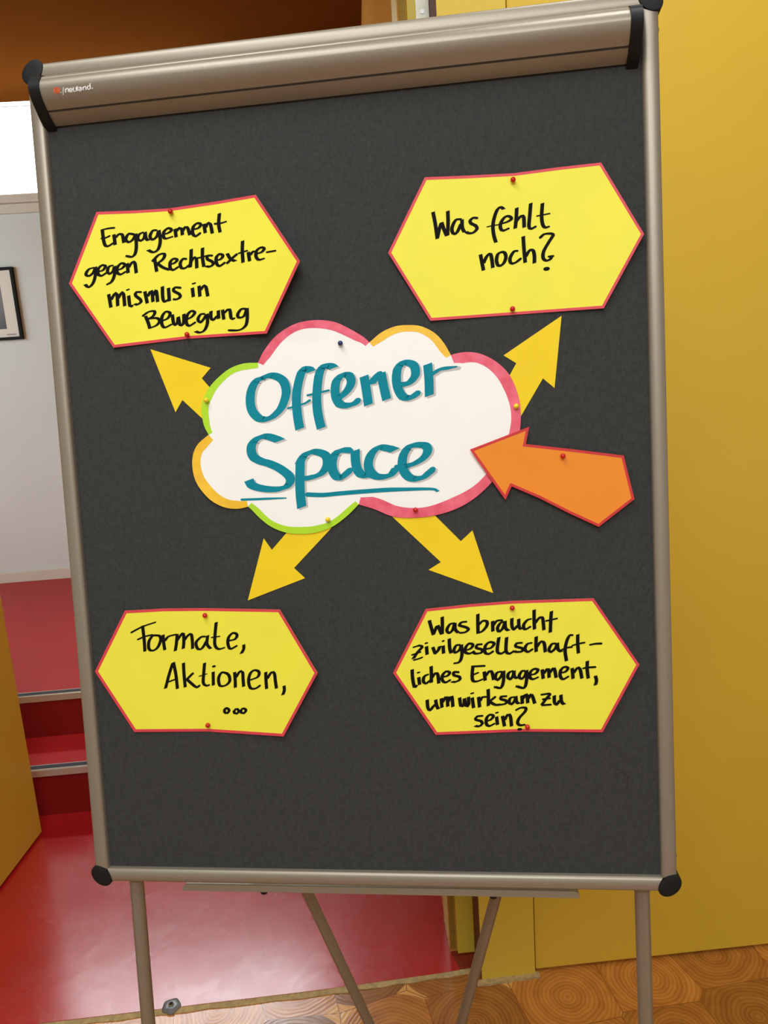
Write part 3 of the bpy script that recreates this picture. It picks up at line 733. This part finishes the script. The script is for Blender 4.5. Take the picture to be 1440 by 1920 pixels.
CARDS.append(dict(
    label='yellow hexagon card reading Was braucht zivilgesellschaftliches Engagement, pinned bottom right',
    outline=[(798, 1141.7), (880, 1133), (960, 1126.7), (1113, 1121.7), (1199, 1246), (1130, 1373), (976.7, 1371.7), (896.7, 1375), (817, 1378), (736.7, 1261.7)],
    hf=bend(960.5, 1140, 989, 1363, 220, 0.006, 0.007), wmin=2.8, wmax=6.9,
    pins=[(960.5, 1140, 'red map pin at the top edge of the Was braucht card'), (989, 1363, 'bright red map pin at the bottom edge of the Was braucht card')],
    lines=[(760, 1130, 3.7895, '''170,125 185,180 200,230;200,225 218,180 230,160;230,160 245,195 258,225;262,225 263,160 262,100;350,145 315,155 295,195 310,215 335,195 350,150;352,145 355,190 378,215;435,135 400,140 385,160 430,175 448,190 425,210 385,215;
515,80 515,150 517,220;517,160 550,130 580,135 578,165 550,200 520,215;620,130 622,205;622,165 650,130 690,125;705,135 675,145 655,180 665,205 690,185 708,140;708,130 712,180 735,200;757,110 757,160 770,190 800,160;805,115 808,170 825,190;
895,115 865,125 840,160 850,190 890,170;915,50 915,120 918,190;918,150 950,110 975,110 985,195;1038,60 1033,130 1030,212;998,130 1035,122 1080,112'''),
        (760, 1130, 3.7895, '''55,318 100,305 118,315 85,355 55,400;45,372 110,350;58,408 90,400 122,388;150,310 155,370;140,290 158,285;195,315 212,362;212,362 235,335 245,308;268,305 272,362;262,275 275,270;312,255 315,320 325,360;
390,300 360,305 345,340 355,355 385,335 398,300;398,298 402,370 385,420 345,432;425,340 465,325 480,300 455,290 430,315 425,350 455,362 490,345;545,295 510,300 505,320 545,335 540,355 500,362 480,350;568,330 610,320 630,290 600,280 570,305 565,350 590,365 625,345;
665,245 655,310 655,350 680,362 710,345;720,245 715,310 718,350 740,362 770,345;830,285 790,290 785,310 830,325 830,345 795,350 770,345;900,285 865,295 850,330 870,350 905,330;930,240 928,300 930,350;930,320 960,280 985,285 995,352;
1070,290 1040,295 1020,335 1035,350 1065,325 1080,290;1080,285 1085,330 1110,350;1190,230 1165,235 1145,280 1135,340 1145,415;1110,335 1150,320 1185,315;1225,225 1225,290 1230,360;1185,305 1230,292 1275,283;1310,300 1350,292 1395,290'''),
        (760, 1230, 3.7895, '''48,95 52,160 65,220 80,210;95,150 102,205;85,120 102,115;165,130 135,145 128,180 145,195 175,175;183,72 185,130 185,190;185,160 210,125 230,130 238,195;262,150 300,140 315,118 290,110 265,135 262,170 285,188 320,170;
380,115 345,115 345,135 385,150 385,170 350,185 330,180;480,75 475,130 480,175 510,180 550,165;472,75 565,70;465,140 520,118;560,110 568,175;568,145 595,110 615,115 628,170;685,110 650,120 640,155 655,170 680,145 695,108;698,105 698,170 680,225 635,220;
765,105 735,120 728,150 745,165 765,140 772,105;772,105 775,145 800,160;850,105 825,110 808,145 825,162 850,140 860,105;862,100 862,165 845,225 790,215;885,135 925,125 942,98 915,92 888,115 885,150 905,165 945,150;
972,95 980,162;980,130 1005,95 1018,100 1022,155;1022,125 1048,90 1060,95 1072,155;1105,120 1140,110 1155,85 1130,78 1105,100 1100,140 1120,165 1160,145;1185,85 1192,162;1192,125 1220,88 1240,90 1255,160;1293,35 1292,95 1300,160;1262,88 1295,82 1352,78;1350,140 1358,175 1350,208'''),
        (760, 1230, 3.7895, '''155,310 160,365 175,385 205,350;215,310 222,350 235,378;255,300 260,368;260,335 285,295 297,300 302,360;302,330 322,290 332,295 338,362;385,295 395,355 415,345 420,300;420,305 432,355 450,345 448,290;475,295 485,370;465,268 485,262;
520,290 528,365;528,325 545,295 575,290;588,235 590,290 590,355;640,290 595,325;600,325 635,345 665,348;720,285 680,290 680,305 715,318 718,335 685,345 660,345;775,290 745,300 738,330 755,342 778,315 785,285;785,285 790,325 810,340;
828,280 832,340;832,310 852,278 865,280 870,335;870,310 890,275 903,285 920,338;965,275 1025,270 1000,305 970,345;975,308 1030,300;970,350 1035,345;1058,280 1060,330 1075,345 1100,310;1105,275 1110,325 1130,345'''),
        (760, 1230, 3.7895, '''550,425 510,430 500,450 540,465 545,485 520,500 495,495;575,465 610,450 625,425 600,418 578,440 575,480 595,498 635,480;648,430 655,490;642,405 660,400;690,425 705,500;703,460 725,420 745,425 755,500;
785,385 820,368 855,370 850,395 810,440 798,475 815,492 850,488;*1.3 802,522 823,520''')]))
PHI = math.radians(18)
for cdx in CARDS:
    ol = cdx['outline']; cx = sum(p[0] for p in ol) / len(ol); cy = sum(p[1] for p in ol) / len(ol)
    root = tag(empty('idea_card', on_board(cx, cy, 0)), cdx['label'], 'card', 'yellow hexagon cards pinned to the board')
    sheet('paper', root, M['yellow_card'], ol, cdx['hf'])
    border('border', root, M['red_marker'], ol, 5.2, cdx['hf'])
    for (ox, oy, s, txt) in cdx['lines']:
        write('lettering', root, M['ink'], parse(txt, ox, oy, s), cdx['wmin'], cdx['wmax'], PHI, cdx['hf'], 0.00025)
    for px, py, lb in cdx['pins']:
        pin(px, py, cdx['hf'](px, py), M['pin_red'], lb)

# ------------------------------------------------------------------ golden arrows behind the cloud
ARROWS = [
    ([(282, 654.8), (395, 689.7), (378.3, 709.5), (392.7, 725.8), (440, 770), (412, 815), (379, 784.5), (342, 750), (329, 773)], 'golden yellow arrow pointing up left to the Engagement card'),
    ([(1053, 592), (1039.7, 727.5), (1018, 709.4), (977, 780), (952, 812), (918, 775), (957, 701), (968, 681), (944, 666.4)], 'golden yellow arrow pointing up right to the Was fehlt noch card'),
    ([(464.6, 1125.8), (494.4, 1009.4), (509.7, 1031), (536.8, 999.7), (566, 962), (648, 958), (616.7, 995), (551.4, 1065), (572, 1084)], 'golden yellow arrow pointing down left to the Formate card'),
    ([(924.7, 1112), (885.8, 994.5), (864, 1014.7), (816, 967), (788, 935), (704, 938), (738, 971), (826.7, 1054), (803.5, 1068.5)], 'golden yellow arrow pointing down right to the Was braucht card')]
for ol, lb in ARROWS:
    root_h = lambda x, y: 0.0007
    o = sheet('paper_arrow', None, M['gold_card'], ol, root_h)
    tag(o, lb, 'arrow', 'golden paper arrows around the cloud')

# ------------------------------------------------------------------ cloud
ARC = [
    ('pink_marker', 15, [(483.7, 680), (495, 657.5), (515, 632), (540, 613.7), (565, 603.7), (595, 600), (627.5, 603.7), (657.5, 617.5), (682.5, 632.5), (692.5, 642)]),
    ('amber_marker', 13.5, [(692.5, 642), (715.5, 623), (740.5, 612), (765.5, 609.4), (790.5, 612), (815.5, 624.7), (832, 642.8), (842, 659.4), (845.5, 666)]),
    ('pink_marker', 20, [(845.5, 666), (856, 662.5), (876.7, 660), (901.7, 663.6), (929.4, 677.5), (951.7, 698), (965.5, 723), (973.9, 751), (976.5, 779), (975, 805), (969, 838), (953, 870), (920.5, 906), (893, 931.7), (862, 951), (823, 964.7), (780.5, 970.5), (737.8, 968.6), (702.8, 955), (672.5, 945.7)]),
    ('lime_marker', 12, [(672.5, 945.7), (651.4, 966.8), (625, 986.6), (598.6, 997), (572, 1001), (538, 999), (509, 988), (487.8, 972), (472, 956), (465.2, 950)]),
    ('amber_marker', 17, [(465.2, 950), (445.6, 954), (421.8, 951.5), (398, 940), (379.6, 922), (366.4, 900.8), (360.6, 874.5), (362.4, 850.7), (371.7, 832), (391.2, 815)]),
    ('lime_marker', 12.5, [(391.2, 815), (382.8, 799), (378.3, 777), (378, 759), (382.8, 744.7), (393.6, 725), (410, 707), (431.5, 690.6), (456.8, 681.5), (483.7, 680)])]
def cloud_h(x, y):
    h = 0.0020
    d = max(0.0, (440 - x) / 80) * max(0.0, (y - 840) / 110)
    e = max(0.0, (640 - y) / 40) * max(0.0, 1 - abs(x - 560) / 80)
    return h + 0.005 * min(1, d) ** 1.5 + 0.002 * min(1, e)
arcs = [(m_, wd, spline(p, 5.0)) for m_, wd, p in ARC]
outline = []
for _, _, p in arcs: outline += p[:-1]
cloud = tag(empty('cloud_card', on_board(670, 800, 0)), 'big white paper cloud reading Offener Space with coloured marker rim', 'card')
sheet('paper', cloud, M['white_paper'], outline, cloud_h, cut=16)
for k, (mn, wd, p) in enumerate(arcs):
    mb = MB(); n = len(p); inn = []
    for i in range(n):
        a, b = p[max(0, i - 1)], p[min(n - 1, i + 1)]
        dx, dy = b[0] - a[0], b[1] - a[1]; l = math.hypot(dx, dy)
        wv = wd * (1 + 0.10 * math.sin(i * 0.23 + k)) * min(1.0, 0.72 + min(i, n - 1 - i) * 0.07)
        inn.append((p[i][0] - dy / l * wv, p[i][1] + dx / l * wv))
    vs = []
    for q, r_ in zip(p, inn):
        for s in (0, 0.5, 1):
            x, y = q[0] + (r_[0] - q[0]) * s, q[1] + (r_[1] - q[1]) * s
            vs.append(on_board(x, y, cloud_h(x, y) + 0.00012 + 0.00001 * k))
    mb.add(vs, [(3 * i + j, 3 * i + j + 1, 3 * i + j + 4, 3 * i + j + 3) for i in range(n - 1) for j in (0, 1)])
    o = mb.build('border_stroke', M[mn], cloud)
    o['label'] = {'pink_marker': 'pink', 'amber_marker': 'amber', 'lime_marker': 'lime green'}[mn] + ' marker stroke along the rim'
OFF = (parse('340,320 260,360 205,470 190,600 215,720 280,800 350,825 450,800 560,700 620,560 630,450 590,350 500,295 420,290 340,318;940,240 905,212 845,215 805,290 768,450 757,600 770,770 798,945;*0.42 650,692 760,660 860,630 925,590;1215,195 1170,172 1080,185 1035,280 1012,450 1007,600 1022,760 1062,935;*0.42 890,532 1010,505 1160,468', 440, 660, 6.5455)
       + parse('-30,515 60,440 110,340 85,265 20,260 -45,310 -70,400 -60,510 -15,585 60,600 140,580 195,540;255,270 280,420 305,595;330,365 385,290 440,240;447,235 475,380 510,535;660,370 760,345 830,260 820,160 750,120 680,130 630,200 620,320 645,430 700,505 780,510 870,455;970,135 985,300 990,490', 640, 660, 6))
OFFR = parse('*0.75 1025,245 1110,195 1200,178 1305,162', 640, 660, 6)
SPA = (parse('610,190 540,160 430,130 330,150 250,210 222,300 250,400 340,460 470,500 600,560 710,640 752,710 720,790 620,835 480,845 330,825 230,785 190,720;885,470 880,700 885,900 905,1090;880,480 940,390 1050,340 1150,350 1235,400 1248,500 1200,600 1110,660 1000,690 940,700', 440, 800, 7.2)
       + parse('245,290 150,290 60,330 20,430 25,530 70,610 130,620 245,530;300,290 305,420 330,530 390,590 490,590;790,290 700,265 600,255 510,320 465,430 475,530 540,600 640,615 740,585 810,500;900,490 1030,450 1150,370 1190,280 1150,230 1040,225 950,260 890,360 880,480 920,580 1000,635 1120,625 1200,570 1260,520', 620, 800, 6.5455))
UND = parse('*0.75 90,985 250,980 500,970 700,963', 440, 800, 7.2) + parse('*1.45 -296,832 -100,838 100,820 400,795 700,775 950,768 1240,765 1320,795', 620, 800, 6.5455)
PH2 = math.radians(20)
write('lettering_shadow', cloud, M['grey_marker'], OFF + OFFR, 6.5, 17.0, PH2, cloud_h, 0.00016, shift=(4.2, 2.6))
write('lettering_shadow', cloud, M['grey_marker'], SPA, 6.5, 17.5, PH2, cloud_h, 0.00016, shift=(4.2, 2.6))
mo = write('title_lettering', cloud, M['teal_marker'], OFF, 7.6, 17.5, PH2, cloud_h, 0.00042)
write('title_lettering', cloud, M['teal_marker'], OFFR, 6.5, 16.0, PH2, cloud_h, 0.00070, taper=0.75)
write('title_lettering', cloud, M['teal_marker'], SPA, 7.4, 18.0, PH2, cloud_h, 0.00042)
write('underline', cloud, M['teal_marker'], UND, 5.0, 7.0, PH2, cloud_h, 0.00042, taper=0.5)
for px, py, mt, lb in ((638, 643.5, 'pin_blue', 'dark blue map pin in the upper lobe of the white cloud'), (386.5, 750, 'pin_yellow', 'yellow map pin on the lime rim at the left of the cloud'),
                       (968, 761.5, 'pin_yellow', 'yellow map pin on the pink rim at the right of the cloud'), (614.5, 974, 'pin_yellow', 'yellow map pin in the bottom lobe of the cloud'),
                       (779, 956, 'pin_red', 'red map pin on the pink rim at the bottom of the cloud')):
    pin(px, py, cloud_h(px, py), M[mt], lb)

# ------------------------------------------------------------------ orange arrow over the cloud
OA = [(880.9, 843), (992.5, 800), (986, 832.5), (1080, 843), (1169.4, 854), (1189.7, 936), (1122.8, 988), (1068, 963), (1010, 933.6), (959.4, 912), (947.8, 937.5)]
def orange_h(x, y):
    d = (x - 1040) / 150
    return 0.0046 + 0.003 * d * d
oa = tag(empty('orange_arrow', on_board(1040, 890, 0)), 'orange paper arrow with red rim pointing left onto the white cloud', 'arrow')
sheet('paper', oa, M['orange_card'], OA, orange_h)
border('border', oa, M['deep_red_marker'], OA, 5.0, orange_h)
pin(1055.5, 855, orange_h(1055, 855), M['pin_red'], 'red map pin at the top edge of the orange arrow')

# ------------------------------------------------------------------ maker's mark on the clamp bar
def on_clamp(px, py, h):
    best = None
    for (v0, a0), (v1, a1) in zip(CLAMP[:-1], CLAMP[1:]):
        p0, p1 = PB(0, BH + v0, a0), PB(0, BH + v1, a1)
        e = p1 - p0; nr = e.cross(U).normalized()
        if nr.dot(Nn) < 0: nr = -nr
        q = on_plane(px, py, p0 + nr * h, nr)
        s = (q - p0 - nr * h).dot(e) / e.dot(e)
        if -0.02 <= s <= 1.02:
            dist = (q - CAM).length
            if best is None or dist < best[0]: best = (dist, q)
    return best[1] if best else on_plane(px, py, PB(0, 0, 0.026), Nn)
zero = lambda x, y: 0.0
S = 7.2
lgo = write('logo', clamp, M['orange_print'], parse('592,560 595,545 620,538 648,545 655,570 648,598 620,606 595,600 590,575 592,560;612,565 632,568 628,588', 20, 90, S), 2.6, 3.0, 0, zero, 0.0002, place=on_clamp)
write('brand_lettering', clamp, M['white_print'], parse('''*0.6 712,530 708,635;*0.5 665,598 690,600;740,548 743,605;743,565 760,545 776,550 780,598;800,578 826,572 822,548 800,548 796,580 808,595 830,588;846,530 848,575 862,588 880,578;884,525 888,582;
900,515 905,580;925,535 948,530 955,570;952,552 928,555 925,575 940,580 955,565;975,525 980,572;980,540 998,520 1014,525 1018,568;1070,478 1076,552;1072,515 1045,512 1036,540 1050,560 1075,545;*1.3 1098,545 1106,543;*0.5 1084,478 1088,476''', 20, 90, S), 1.9, 2.2, 0, zero, 0.0002, place=on_clamp)

# ------------------------------------------------------------------ a stray hair caught on the felt
hp_ = spline([(1155, 1441), (1168, 1447), (1177, 1457), (1178, 1468), (1172, 1481)], 3.0)
hb = MB(); rings = []
for x, y in hp_:
    c = on_board(x, y, 0.0006); rings.append([c + (U * math.cos(k * math.pi / 3) + Nn * math.sin(k * math.pi / 3)) * 0.00028 for k in range(6)])
tag(hb.sweep(rings).build('hair', M['hair']), 'thin curled brown hair stuck to the felt at lower right', 'hair')
